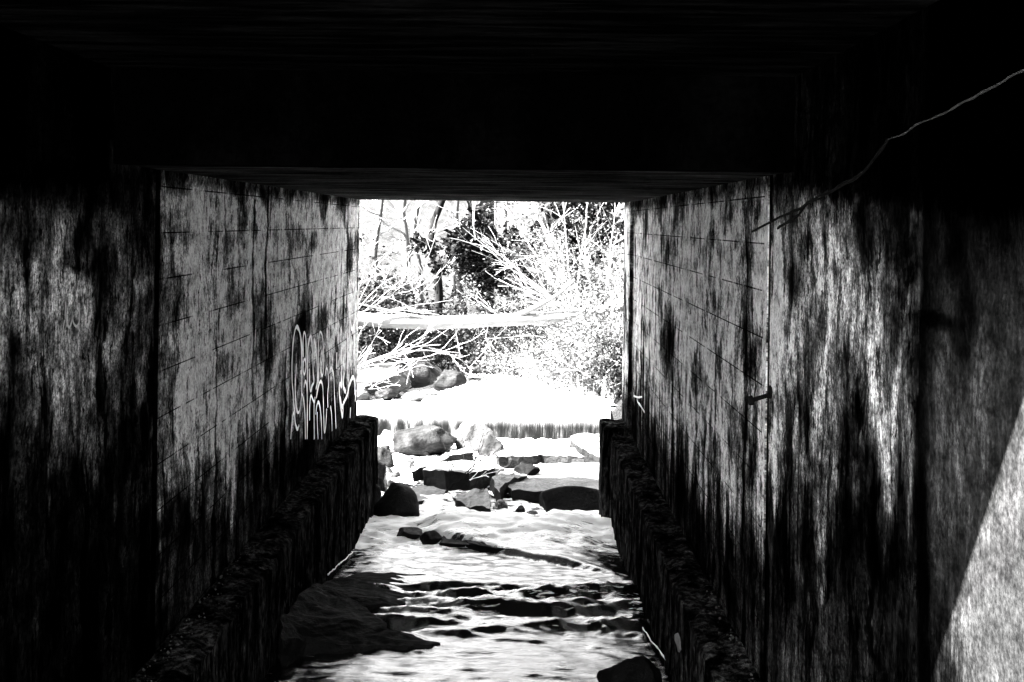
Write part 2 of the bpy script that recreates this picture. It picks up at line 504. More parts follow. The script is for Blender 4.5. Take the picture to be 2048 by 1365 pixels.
tag(o, kind='structure')

# ------------------------------------------------------------------ culvert
cul = empty('concrete_culvert', (0, DF/2, 0), 'dark stained concrete box culvert carrying the stream under the road', 'culvert')
def wall_mesh(X, sgn, d0, d1, joints, pil):
    """one thick wall with recessed vertical joints; sgn=+1: wall lies towards -x"""
    m = MB()
    out = X - sgn*.55
    cuts = []
    a = d0
    for (j, wd) in joints:
        cuts.append((a, j - wd/2)); cuts.append((j - wd/2, j + wd/2, True)); a = j + wd/2
    cuts.append((a, d1))
    top = .95
    prof = []
    for c in cuts:
        xx = X if len(c) == 2 else X - sgn*.05
        prof += [(xx, c[0]), (xx, c[1])]
    if pil:
        prof[-1] = (X, d1-.62); prof += [(X + sgn*.035, d1-.60), (X + sgn*.035, d1)]
    n0 = len(m.v)
    zs = [-3.6, -2.2, -1.1, 0, top]
    for zf in zs:
        for (xx, d) in prof: m.v.append((xx, d, Z(zf, d)))
    k = len(prof)
    for j in range(len(zs)-1):
        for i in range(k-1):
            f = (n0+j*k+i, n0+j*k+i+1, n0+(j+1)*k+i+1, n0+(j+1)*k+i)
            m.f.append(f if sgn < 0 else f[::-1])
    # back, ends and top
    bx = prof[0][0]; ex = prof[-1][0]
    A = lambda x, d, zf: (x, d, Z(zf, d))
    m.quad(A(out,d0,-3.6), A(out,d1,-3.6), A(out,d1,top), A(out,d0,top))
    m.quad(A(bx,d0,-3.6), A(out,d0,-3.6), A(out,d0,top), A(bx,d0,top))
    m.quad(A(ex,d1,-3.6), A(out,d1,-3.6), A(out,d1,top), A(ex,d1,top))
    m.quad(A(bx,d0,top), A(ex,d1,top), A(out,d1,top), A(out,d0,top))
    return m
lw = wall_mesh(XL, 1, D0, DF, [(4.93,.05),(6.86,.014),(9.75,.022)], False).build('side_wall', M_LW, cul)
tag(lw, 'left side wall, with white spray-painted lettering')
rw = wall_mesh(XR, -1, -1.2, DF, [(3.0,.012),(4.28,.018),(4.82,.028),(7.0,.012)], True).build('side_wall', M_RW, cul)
tag(rw, 'right side wall, sunlit in the corner nearest the mouth')
m = MB()
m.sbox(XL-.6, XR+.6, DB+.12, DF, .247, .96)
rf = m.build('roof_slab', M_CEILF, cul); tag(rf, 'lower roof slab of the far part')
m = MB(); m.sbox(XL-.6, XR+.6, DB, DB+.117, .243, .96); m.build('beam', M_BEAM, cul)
m = MB()
def lip(x): return 1.78 - .36*(x - XR)  # unseen edge, skewed to set where the sunlit patch on the wall ends
def skew(x0, x1, da, db, z0, z1, f=None):
    a0, a1 = lip(x0)+da, lip(x1)+da
    b0, b1 = (DB-.002, DB-.002) if db is None else (lip(x0)+db, lip(x1)+db)
    m.hexa([(x0,a0,Z(z0,a0)),(x1,a1,Z(z0,a1)),(x1,b1,Z(z0,b1)),(x0,b0,Z(z0,b0)),
            (x0,a0,Z(z1,a0)),(x1,a1,Z(z1,a1)),(x1,b1,Z(z1,b1)),(x0,b0,Z(z1,b0))])
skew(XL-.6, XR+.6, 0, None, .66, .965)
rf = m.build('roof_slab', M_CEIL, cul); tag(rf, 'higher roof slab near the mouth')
m = MB(); m.sbox(XL-.6, XR+.6, DF-.35, DF+.02, .964, 1.15)
m.build('kerb', M_CONC, cul)
m = MB(); skew(XL-.6, XR+.6, .3, .6, .969, 1.2)
m.build('kerb', M_CONC, cul)
# ledges: rough-edged concrete footings along both walls
def ledge(x_wall, x_in, d0, d1, ztop, zbot, seed, bulge=0.0, foot=0.0):
    m = MB(); rng = random.Random(seed)
    nd = int((d1-d0)/.055); cols = 16
    sg = 1 if x_in > x_wall else -1
    w_ = abs(x_in-x_wall)
    for i in range(nd+1):
        d = d0 + (d1-d0)*i/nd
        for j in range(cols+1):
            if j <= 7:
                u = j/7; x = x_wall + (x_in-x_wall)*u; z = ztop
                z += noise.noise(Vector((x*5, d*3.5, seed)))*.02 + noise.noise(Vector((x*14, d*12, seed)))*.013
                if u > .8: z -= .012*(u-.8)*5 + max(0, noise.noise(Vector((1, d*5, seed))))*.05
                if u < .15: z += abs(noise.noise(Vector((3, d*9, seed))))*.035
            else:
                u = (j-7)/(cols-7); x = x_in; z = ztop + (zbot-ztop)*u
                if j == 8: z = ztop - .05
                x += sg*(noise.noise(Vector((z*3, d*2.2, seed+5)))*.02 + noise.noise(Vector((z*9, d*8, seed+5)))*.01)
                x += sg*foot*u*u
                if j == 7: x = x_in
            m.v.append((x, d, Z(z, d)))
    k = cols+1
    for i in range(nd):
        for j in range(cols):
            f = (i*k+j, i*k+j+1, (i+1)*k+j+1, (i+1)*k+j)
            m.f.append(f if sg > 0 else f[::-1])
    n = len(m.v)           # end faces
    for i in (0, nd):
        ring = [i*k+j for j in range(k)]
        p = m.v[ring[0]]; b = len(m.v)
        m.v.append((x_wall, p[1], Z(zbot, p[1])))
        m.f.append(tuple(ring + [b]))
    return m
l = ledge(XL+.002, -1.55, D0, DF-.03, -2.17, -4.1, 3).build('ledge', M_LEDGE, cul, True)
tag(l, 'left footing ledge, running above the water')
l = ledge(XR-.002, .985, D0, 10.55, -2.215, -4.1, 8).build('ledge', M_LEDGE, cul, True)
tag(l, 'right footing ledge, running above the water')
l = ledge(XR-.002, .915, 10.53, DF-.03, -2.16, -4.1, 14).build('ledge_end_block', M_LEDGE, cul, True)

# graffiti strokes as thin coats of paint on the walls
def stroke_mb(m, pts, X, w_px, off=.004):
    P = []
    for (px, py) in pts:
        d, zf = onwall(px, py, X); P.append((d, zf))
    # Catmull-Rom smoothing
    Q = []
    for i in range(len(P)-1):
        p0 = P[max(i-1,0)]; p1 = P[i]; p2 = P[i+1]; p3 = P[min(i+2,len(P)-1)]
        for s in range(5):
            t = s/5
            Q.append(tuple(.5*((2*p1[k]) + (-p0[k]+p2[k])*t + (2*p0[k]-5*p1[k]+4*p2[k]-p3[k])*t*t + (-p0[k]+3*p1[k]-3*p2[k]+p3[k])*t**3) for k in (0,1)))
    Q.append(P[-1])
    sg = 1 if X < 0 else -1
    n = len(m.v)
    for i, (d, zf) in enumerate(Q):
        a = Q[max(i-1,0)]; b = Q[min(i+1,len(Q)-1)]
        tx, tz = b[0]-a[0], b[1]-a[1]; L = math.hypot(tx, tz) or 1
        nx, nz = -tz/L, tx/L
        hw = w_px*.5*(.75+.5*abs(noise.noise(Vector((d*7, zf*7, 2))))*2)
        for s in (-1, 1):
            dd, zz = d+nx*hw*s, zf+nz*hw*s
            m.v.append((X+sg*off, dd, Z(zz, dd)))
    for i in range(len(Q)-1):
        m.f.append((n+2*i, n+2*i+1, n+2*i+3, n+2*i+2))
def zc(lst):           # coordinates read off a 4.267x enlargement of the lettering
    return [(520 + a/4.267, 560 + b/4.267) for a, b in lst]
S = [
 [(270,880),(268,760),(272,640),(280,520),(296,425),(313,403),(335,450),(350,560),(353,760),(350,980),(338,1100),(322,1134),(308,1100),(298,1000),(296,900),(303,800),(307,715)],
 [(270,880),(278,960),(284,1060),(292,1160)],
 [(258,1360),(266,1250),(280,1140),(290,1165),(298,1230),(316,1275),(330,1240)],
 [(365,660),(362,540),(372,450),(386,490),(390,600),(386,700)],
 [(368,690),(380,680),(388,740),(376,806),(364,770),(366,690)],
 [(398,1360),(400,1150),(400,900),(403,620),(412,530),(428,480),(440,530),(446,640),(450,790),(456,870),(440,905),(430,950),(420,900),(416,760)],
 [(455,640),(458,516),(470,560),(482,700),(486,860),(474,935)],
 [(497,880),(494,620),(502,480),(512,445),(530,490),(538,620),(536,780),(525,818),(515,760)],
 [(524,600),(530,660),(522,720),(514,690),(520,620)],
 [(476,1010),(492,920),(512,868),(530,900),(536,1000),(540,1150),(546,1295),(556,1260),(566,1100)],
 [(340,1100),(348,1000),(358,983),(370,1040),(380,1160),(384,1360)],
 [(372,920),(382,868),(394,900),(400,1000)],
 [(420,1200),(420,1080),(430,990),(446,1020),(460,1045),(466,1000)],
 [(458,1060),(458,1200),(460,1360)],
 [(472,1150),(480,1080),(495,1045),(510,1100),(520,1220),(524,1360)],
 [(484,1130),(486,1240),(492,1360)],
 [(552,820),(562,756),(576,780),(582,880),(574,980),(576,1090)],
 [(590,800),(602,748),(620,790),(628,850),(632,980),(640,1140),(646,1270)],
 [(598,1080),(608,1160),(612,1290)],
 [(600,830),(606,850)],
]
S2 = [
 [(688,780),(694,900),(676,890),(676,1000),(700,1165),(706,1060)],
 [(706,1060),(716,1040),(742,980),(762,890),(790,830),(804,870),(808,980)],
 [(680,1000),(690,1060),(702,1090)],
 [(716,790),(708,900),(728,960)],
 [(652,620),(650,760)], [(692,610),(690,700)], [(742,470),(744,600),(740,760)],
 [(770,205),(754,230),(768,262),(756,300),(768,312)],
 [(768,330),(778,420),(794,400),(784,460)],
 [(822,84),(808,110),(806,190),(818,246),(828,180),(824,96)],
 [(836,20),(838,110),(836,230)],
 [(768,500),(772,620),(770,740)], [(800,480),(806,620),(800,740)],
 [(716,640),(706,700),(722,740)], [(816,940),(810,1040)], [(770,1090),(766,1180)],
]
m = MB()
for s in S: stroke_mb(m, zc(s), XL, .03)
gf = m.build('graffiti_lettering', M_PAINT, lw); tag(gf, 'tall looping white spray-painted letters')
m = MB()
for s in S2: stroke_mb(m, zc(s), XL, .05)
gf = m.build('graffiti_lettering', M_PAINT, lw); tag(gf, 'cramped white lettering beside the far opening')
m = MB()
stroke_mb(m, [(129,604),(130,635),(136,655),(142,640),(143,612),(144,642),(151,653),(157,640),(156,606)], XL, .012)
stroke_mb(m, [(120,690),(124,660),(127,640)], XL, .008)
gf = m.build('graffiti_lettering', M_PAINT2, lw); tag(gf, 'small faded letter u')
for s in ([(1276,652),(1270,675),(1280,668),(1274,700)], [(1270,640),(1274,655)], [(1268,792),(1276,795),(1285,794)],
          [(1276,770),(1275,800),(1282,812),(1290,825)], [(1344,764),(1341,790),(1344,828)], [(1296,740),(1299,700),(1296,680)]):
    m = MB(); stroke_mb(m, s, XR, .02); m.build('graffiti_stroke', M_PAINT2, rw)

# steel pin in the right wall joint
d, zf = onwall(1542, 785, XR)
p = Vector((XR+.03, d, Z(zf, d))); q = Vector((XR-.10, d-.03, Z(zf-.035, d-.03)))
m = MB(); m.tube([p, q], .011, 10)
m.tube([q+Vector((.008,0,.002)), q+Vector((-.012,0,-.003))], [.024,.022], 12)
m.tube([Vector((XR-.001,d,Z(zf,d)))+Vector((.002,0,0)), Vector((XR-.012,d,Z(zf,d)))], [.032,.03], 8)
bolt = m.build('steel_pin', M_RUST, rw)

# thin pale lines at the foot of the ledges
def edgeline(pts, name, label):
    m = MB()
    P = [at(a, b, dd) for a, b, dd in pts]
    Q = []
    for i in range(len(P)-1):
        for s in range(12):
            p = P[i].lerp(P[i+1], s/12)
            Q.append(p + Vector((noise.noise(p*9)*.012, 0, noise.noise(p*11+Vector((3,1,0)))*.012)))
    m.tube(Q, [.003 + .006*abs(noise.noise(q*14))*2 for q in Q], 6)
    o = m.build(name, M_FOAM, None, True)
    tag(o, label, 'foam', kind='stuff')
M_FOAM = simple("white_foam", .85, .1, 60, .6)

# ------------------------------------------------------------------ rocks
def rock_mesh(name, size, seed, mat, planes=12, cut=(.62,.9), rough=.05, flat=None, sub=4, sharp=False):
    import bmesh
    rng = random.Random(seed)
    bm = bmesh.new()
    bmesh.ops.create_icosphere(bm, subdivisions=sub, radius=1.0)
    P = []
    for _ in range(planes):
        n = Vector((rng.gauss(0,1), rng.gauss(0,1), rng.gauss(0,1))).normalized()
        P.append((n, rng.uniform(*cut)))
    if flat: P.append((Vector((rng.uniform(-.06,.06), rng.uniform(-.10,.02), 1)).normalized(), flat))
    if sharp: P.append((Vector((rng.uniform(-.15,.15), -1, rng.uniform(-.1,.1))).normalized(), .6))
    o = Vector((seed*1.7, seed*.9, 0))
    for v in bm.verts:
        c = v.co * 1.05
        for n, k in P:
            dd = c.dot(n) - k
            if dd > 0: c -= n*dd
        nn = v.co.normalized()
        c += nn*(noise.noise(c*2.1+o)*rough*1.4 + noise.noise(c*6+o)*rough*.6 + noise.noise(c*15+o)*rough*.28)
        v.co = Vector((c.x*size[0]*.5/.85, c.y*size[1]*.5/.85, c.z*size[2]*.5/.85))
    me = bpy.data.meshes.new(name); bm.to_mesh(me); bm.free()
    me.polygons.foreach_set('use_smooth', [True]*len(me.polygons))
    me.materials.append(mat)
    return me
def rock(name, px0, px1, ytop, ybase, mat, label, seed, depth=None, dy=None, group=None, rot=0.0, tilt=(0,0), d=None, ball=False, lift=0.03, **k):
    """a rock whose nearest foot stands at a given distance on the stream bed"""
    cx = (px0+px1)/2
    if d is None: d = solve(cx, ybase)
    a, b = at(px0, ybase, d), at(px1, ybase, d)
    W = (b-a).length
    D = depth or W*.8
    # top edge is seen at the back for flat rocks
    H = (ybase-ytop)*d/F
    if k.get('flat'): H = k.pop('h')
    elif 'h' in k: H = k.pop('h')
    me = rock_mesh(name, (W*1.06, D, H*1.75), seed, mat, **k)
    o = bpy.data.objects.new(name, me)
    if name == 'boulder' or ball:
        me.transform(Matrix.Diagonal((1, 1, .62, 1)))
        o.location = ((a.x+b.x)/2, d + D*.3, a.z + H*.44)
    else:
        o.location = ((a.x+b.x)/2, d + D*.46, a.z + H*.16)
    o.location.z += lift
    o.rotation_euler = (tilt[0], tilt[1], rot)
    COL.objects.link(o)
    tag(o, label, 'rock', group)
    return o
GR = 'rocks of the cascade below the weir'
M_SLAB = rock_material("wet_layered_slab", .008, .07, .5, .4)
M_SLABSIDE = rock_material("shaded_side_rock", .001, .006, .7, .08)  # dark copy of the slab rock, painting shade onto steep sides
def slab(name, poly, h, mat, label, seed, cuts=7, rough=.02, undercut=.04, group=None):
    import bmesh
    V = []
    for (px, py, z) in poly:
        r = ray(px, py); d = (z - CAMZ)/r.z
        V.append(Vector((r.x*d, d, z)))
    c = sum(V, Vector())/len(V)
    bm = bmesh.new()
    top = [bm.verts.new(v) for v in V]
    low = []
    for v in V:
        q = v - Vector((0,0,h)); q += (Vector((c.x, c.y, q.z)) - q)*undercut
        low.append(bm.verts.new(q))
    bm.faces.new(top)
    n = len(V)
    for i in range(n): bm.faces.new((top[i], low[i], low[(i+1) % n], top[(i+1) % n]))
    bm.faces.new(list(reversed(low)))
    bmesh.ops.recalc_face_normals(bm, faces=bm.faces)
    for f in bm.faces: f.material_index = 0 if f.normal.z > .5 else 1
    bmesh.ops.triangulate(bm, faces=bm.faces)
    bmesh.ops.subdivide_edges(bm, edges=bm.edges, cuts=cuts, use_grid_fill=True)
    bmesh.ops.triangulate(bm, faces=bm.faces)
    o_ = Vector((seed*1.3, seed*.7, seed*.2))
    for v in bm.verts:
        p = v.co
        a = Vector((noise.noise(p*3+o_), noise.noise(p*3+o_+Vector((9,0,0))), noise.noise(p*3+o_+Vector((0,9,0)))))
        b = Vector((noise.noise(p*11+o_), noise.noise(p*11+o_+Vector((9,0,0))), noise.noise(p*11+o_+Vector((0,9,0)))))
        e = Vector((noise.noise(p*31+o_), noise.noise(p*31+o_+Vector((9,0,0))), noise.noise(Vector((p.x*14, p.y*14, p.z*60))+o_)))
        v.co = p + a*rough*1.8 + b*rough*1.1 + e*rough*.45 - Vector((c.x, c.y, c.z-h))
    me = bpy.data.meshes.new(name); bm.to_mesh(me); bm.free(); me.materials.append(mat); me.materials.append(M_SLABSIDE)
    o = bpy.data.objects.new(name, me); o.location = (c.x, c.y, c.z-h); COL.objects.link(o)
    tag(o, label, 'rock', group)
    return o
SL = [
 ([(847,941,.42),(866,926,.44),(932,921,.46),(968,922,.46),(1010,940,.42),(989,939,.41),(940,945,.42),(891,945,.42)], .42, 'flat layered slab with black front face in mid stream', 1, .018),
 ([(823,945,.40),(857,925,.43),(891,906,.48),(940,893,.52),(948,904,.50),(900,914,.45),(862,931,.42)], .14, 'long low slab slanting down behind the mid-stream slab', 2, .014),
 ([(1008,962,.33),(1047,950,.35),(1081,926,.42),(1210,924,.42),(1240,992,.29),(1135,988,.29),(1086,982,.29),(1025,979,.30)], .45, 'broad slab with black front face beside the right ledge', 3, .016),
 ([(981,958,.36),(991,950,.38),(1014,943,.40),(1052,946,.40),(1010,966,.35),(1000,983,.31)], .38, 'pale broken block at the left end of the broad slab', 4, .022),
 ([(816,1010,.19),(806,980,.24),(849,973,.25),(893,981,.24),(888,989,.22)], .20, 'low tilted slab with a thin black edge left of mid stream', 5, .016),
 ([(901,996,.22),(927,984,.25),(978,981,.26),(984,1016,.18),(940,1013,.18),(912,1004,.20)], .22, 'low ragged slab just below the mid-stream slab', 6, .026),
 ([(990,903,.50),(1005,896,.52),(1074,896,.52),(1082,908,.47),(1040,912,.46),(1000,912,.47)], .32, 'step rock with water spilling over it, left of two below the weir', 7, .024),
 ([(1072,908,.46),(1085,897,.50),(1150,900,.50),(1166,914,.46),(1120,912,.46)], .30, 'craggy step rock, right of two below the weir', 8, .028),
 ([(1138,878,.62),(1146,868,.66),(1215,866,.66),(1215,920,.48),(1180,908,.50),(1160,895,.54)], .4, 'large pale wedge slab at the right foot of the weir', 9, .018),
 ([(640,1165,.07),(695,1150,.06),(718,1143,.05),(794,1145,.045),(862,1148,.035),(882,1154,.025),(857,1166,.015),(851,1181,.01),(839,1205,-.005),(727,1212,.05),(682,1192,.11),(640,1180,.12)], .22, 'broad black bedrock shelf beside the left ledge', 10, .014),
 ([(600,1178,.20),(642,1168,.17),(684,1188,.12),(727,1214,.07),(767,1246,.02),(772,1258,.0),(839,1270,-.02),(882,1285,-.035),(866,1294,-.035),(749,1292,-.02),(615,1286,.04),(560,1282,.12),(560,1230,.2)], .25, 'black wet bedrock hump reaching from the left ledge into the near water', 11, .022),
 ([(880,1084,.10),(890,1072,.11),(925,1074,.11),(940,1088,.105),(1000,1098,.095),(1060,1106,.085),(1114,1113,.065),(1112,1104,.065),(1060,1094,.085),(1000,1086,.095)], .2, 'long thin black strip standing in for the shadow under the smooth water chute', 12, .016),  # black strip put in for the shadow under the chute
]
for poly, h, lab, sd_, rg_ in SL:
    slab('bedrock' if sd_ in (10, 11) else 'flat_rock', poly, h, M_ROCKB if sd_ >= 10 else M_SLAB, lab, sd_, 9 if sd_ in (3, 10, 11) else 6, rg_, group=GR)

rock('boulder', 785, 906, 856, 909, M_BOULD, 'rounded pale boulder with a dark underside at the foot of the weir', 5, group=GR, planes=7, rough=.04, tilt=(0,-.10))
rock('rock', 752, 790, 868, 886, M_ROCKP, 'small white rock left of the rounded boulder', 11, group=GR)
rock('rock', 905, 998, 858, 905, M_ROCK, 'jagged pale rock right of the rounded boulder', 12, group=GR, planes=16, rough=.09)
rock('rock', 955, 1010, 885, 918, M_BOULD, 'grey broken rock in front of the jagged pale one', 13, group=GR, rough=.09)
rock('rock', 1076, 1222, 994, 1035, M_ROCKB, 'long rounded black rock in front of the broad slab', 24, depth=.45, group=GR, h=.24, rough=.03, planes=5, d=11.25)
rock('rock', 1033, 1075, 932, 952, M_ROCKB, 'small black lump on the broad grey slab', 26, group=GR, h=.13, d=12.6, lift=.02)
rock('rock', 742, 780, 895, 940, M_BOULD, 'grey rock against the left ledge, farthest of its row', 31, group=GR)
rock('rock', 735, 775, 930, 985, M_ROCKD, 'dark upright rock in the middle of the row by the left ledge', 32, group=GR, h=.3)
rock('rock', 722, 762, 985, 1030, M_ROCKD, 'smooth black rock touching the left ledge', 33, group=GR)
rock('rock', 755, 826, 990, 1038, M_ROCKD, 'squarish black boulder nearest the left ledge end', 34, group=GR, planes=9, h=.28)
rock('rock', 838, 878, 1072, 1094, M_ROCKD, 'small black rock left of the smooth water chute', 41, group=GR, h=.10)
rock('rock', 790, 846, 1056, 1082, M_ROCKD, 'narrow black rock upstream of the two small black ones', 43, group=GR, h=.07, rot=-.5)
rock('rock', 1215, 1330, 1335, 1400, M_ROCKB, 'dark pointed rock beside the right ledge at the bottom', 48, group=GR, h=.19, rough=.09, d=5.75)
rg = random.Random(77)
for (px, py, wpx, lab) in [
    (770,952,26,'small wet stone beside the upright dark rock by the left ledge'),
    (792,960,20,'little stone in the pool left of the mid-stream slab'),
    (815,942,30,'wet stone just off the left tip of the mid-stream slab'),
    (838,968,24,'stone at the lower left corner of the mid-stream slab'),
    (775,975,22,'small stone behind the squarish black boulder'),
    (812,985,26,'stone between the squarish boulder and the low tilted slab'),
    (1000,1025,30,'round stone just below the low ragged slab'),
    (1040,1030,22,'small dark stone midway between ragged slab and long rounded rock'),
    (1062,1040,24,'low stone touching the foot of the long rounded black rock'),
    (880,1012,22,'little stone between the low tilted slab and the ragged slab'),
    (1110,912,22,'small stone in front of the craggy step rock'),
    (850,912,20,'small stone under the rounded boulder below the weir'),
    (770,905,18,'little stone below the small white rock at the weir'),
    (1020,1052,16,'tiny stone alone in the white water below the ragged slab')]:
    rock('wet_stone', px-wpx/2, px+wpx/2, py-wpx*.5, py, rg.choice([M_ROCKD, M_ROCKW, M_ROCK]), lab, rg.randint(60, 999), group='small stones in the cascade', rough=.11, rot=rg.uniform(-1,1), sub=3, planes=16)
# rocks on the banks above the weir
GB = 'boulders on the bank above the weir'
def brock(px0, px1, yt, yb, d, mat, label, seed, **k):
    k = dict(dict(cut=(.45, .78), planes=16, rough=.08), **k)
    return rock('boulder', px0, px1, yt, yb, mat, label, seed, d=d, group=GB, **k)
brock(700, 822, 728, 800, 17.0, M_ROCK, 'large pale boulder with dark cracks at the far left above the weir', 51, rough=.10, planes=10)
brock(690, 742, 776, 806, 16.5, M_ROCK, 'low pale boulder under the large one, cut by the left wall', 52, rough=.08)
brock(742, 800, 782, 806, 16.5, M_ROCKD, 'black flat stone under the large pale boulder', 58)
brock(796, 874, 714, 786, 18.2, M_ROCKD, 'tall dark boulder between the large pale one and the smaller grey one', 53, rough=.08)
brock(862, 924, 738, 780, 19.0, M_BOULD, 'grey ridge-backed boulder at the water edge above the weir', 54, planes=14)
brock(928, 992, 724, 752, 23.0, M_ROCKD, 'low dark boulder in the upstream bend', 55)
brock(905, 935, 728, 755, 21.5, M_ROCKD, 'small dark stone beside the grey ridge-backed boulder', 59)
brock(1012, 1058, 722, 744, 25.0, M_ROCKD, 'small round boulder right of the upstream bend', 56)
brock(805, 852, 786, 808, 16.3, M_ROCKP, 'small white boulder at the lip of the weir', 57)

edgeline([(512,1325,6.2),(540,1302,6.45),(566,1280,6.85)], 'edge_line', 'thin white line along the near foot of the left ledge')
edgeline([(657,1150,8.2),(680,1127,8.75),(708,1103,9.4)], 'edge_line', 'thin white line along the far foot of the left ledge')
edgeline([(1228,1118,9.3),(1247,1160,8.6),(1268,1192,8.0)], 'edge_line', 'thin white line along the far foot of the right ledge')
edgeline([(1281,1250,7.3),(1320,1305,6.6),(1370,1370,6.0)], 'edge_line', 'white line along the near foot of the right ledge')

# ------------------------------------------------------------------ weir
wr = empty('weir', (-.9, 16.1, .4), 'low concrete weir across the stream with a smooth sheet of falling water', 'weir')
m = MB(); m.box(-4.6, 1.6, 16.16, 16.6, -.2, .985)
m.build('sill', M_CONC, wr)
def sheet_mat():
    t = NT("falling_water_sheet")
    n = t.noise(t.scaled(t.obj, (5, 2, 1.6)), 1.0, 5, .6, .4)
    n2 = t.noise(t.scaled(t.obj, (60, 2, 2.5)), 1.0, 3, .7)
    x, y, z = t.sep(t.obj)
    zl = t.M('SUBTRACT', z, t.rng(x, -2.4, -.9, .05, 0.0))
    low = t.rng(zl, .66, .98, 1.0, 0.0)            # shade of the falling face painted in, darker lower down
    th = t.M('SUBTRACT', 1.02, t.mul(low, t.rng(t.M('ADD', t.M('MULTIPLY', n, t.rng(x, -1.2, .3, .9, .45)), t.M('MULTIPLY', n2, t.rng(x, -1.2, .3, .1, .55))), .30, .54, t.rng(x, -1.9, -.2, .1, .40), t.rng(zl, .45, .9, 1.0, .86))))
    a = t.M('ADD', t.mul(.35, th, th, th), .0015)
    t.grey(a); t.set(Roughness=.5, Specular_IOR_Level=.02)
    t.bump(t.M('ADD', n, t.M('MULTIPLY', n2, .4)), .5, .03)
    return t.m
V = MB()
prof = [(16.6,1.03),(16.3,1.028),(16.18,1.01),(16.1,.965),(16.04,.88),(16.0,.76),(15.975,.6),(15.96,.36)]
xs = axis((-4.6, 1.5, .03))
for (d_, z_) in prof:
    for x in xs:
        q = noise.noise(Vector((x*5, z_*.8, 5)))*.02*(1.03-z_)*2
        V.v.append((x, d_+q, z_ + (0.004*math.sin(x*3))))
k = len(xs)
for j in range(len(prof)-1):
    for i in range(k-1): V.f.append((j*k+i, (j+1)*k+i, (j+1)*k+i+1, j*k+i+1))
V.build('water_sheet', sheet_mat(), wr, True)
# splash foam along the foot
fm = MB(); rg = random.Random(3)
import bmesh
bm = bmesh.new()
for i in range(260):
    x = rg.uniform(-2.7, 1.3); d_ = rg.uniform(15.55, 15.95); r = rg.uniform(.03, .09)
    mt = Matrix.Translation((x, d_, .40 + rg.uniform(0,.05))) @ Matrix.Diagonal((r*1.6, r, r*.8, 1))
    bmesh.ops.create_icosphere(bm, subdivisions=2, radius=1, matrix=mt)
for v in bm.verts: v.co += Vector((0,0,1))*noise.noise(v.co*20)*.02
me = bpy.data.meshes.new('splash_foam'); bm.to_mesh(me); bm.free(); me.materials.append(M_FOAM)
me.polygons.foreach_set('use_smooth', [True]*len(me.polygons))
fo = bpy.data.objects.new('splash_foam', me); COL.objects.link(fo)
tag(fo, 'white foam churned up along the foot of the weir', 'foam', kind='stuff')

# ------------------------------------------------------------------ vegetation
M_BARK = simple("sunlit_grey_bark", .035, .65, 7, .9, .2, .8, .03, (1,1,.25))
M_BARKD = simple("mottled_dark_bark", .006, .85, 6, .9, .02, .8, .03, (1,1,.4))
M_PALE = simple("pale_bare_branch_bark", .15, .2, 12, .85, .2, .3)
M_LOG = simple("bleached_log_wood", .085, .18, 5, .8, .2, .6, .02, (.6,5,5))
def leaf_mat(name, base, gloss, spec):
    t = NT(name)
    n = t.noise(t.obj, 2.5, 3)
    n2 = t.noise(t.obj, 14, 2)
    t.grey(t.mul(t.rng(n, .35, .65, base*.5, base*1.5), t.rng(n2, .3, .7, .6, 1.4)))
    t.set(Roughness=gloss, Specular_IOR_Level=spec*.5)
    return t.m
M_LDARK = leaf_mat("glossy_evergreen_leaf", .0025, .35, .12)
M_LLITE = leaf_mat("pale_spring_leaf", .036, .5, .4)
M_LMID = leaf_mat("mid_tone_leaf", .006, .4, .15)

def grow(m, p, dirn, L, r, rng, lvl, tips, spread=.6, droop=0.0, segs=5, minr=.004, kids=(3,5), sides=5):
    pts, rad = [p.copy()], [r]
    dv = dirn.normalized()
    for i in range(segs):
        dv = (dv + Vector((rng.gauss(0,.14), rng.gauss(0,.14), rng.gauss(0,.12) - droop))).normalized()
        p = p + dv*(L/segs); pts.append(p.copy()); rad.append(max(minr, r*(1-(i+1)/segs*.72)))
    m.tube(pts, rad, sides if lvl > 1 else (4 if lvl == 1 else 3), cap=False)
    if lvl <= 0:
        tips.append(pts[-1]); tips.append(pts[len(pts)//2]); return
    for k in range(rng.randint(*kids)):
        i = rng.randint(1, segs)
        q = pts[i]
        ax = Vector((rng.gauss(0,1), rng.gauss(0,1), rng.gauss(0,1))).normalized()
        nd = (dv + ax*spread*rng.uniform(.6,1.4)).normalized()
        grow(m, q, nd, L*rng.uniform(.45,.75), rad[i]*.68, rng, lvl-1, tips, spread, droop, max(3,segs-1), minr, kids, sides)
    tips.append(pts[-1])

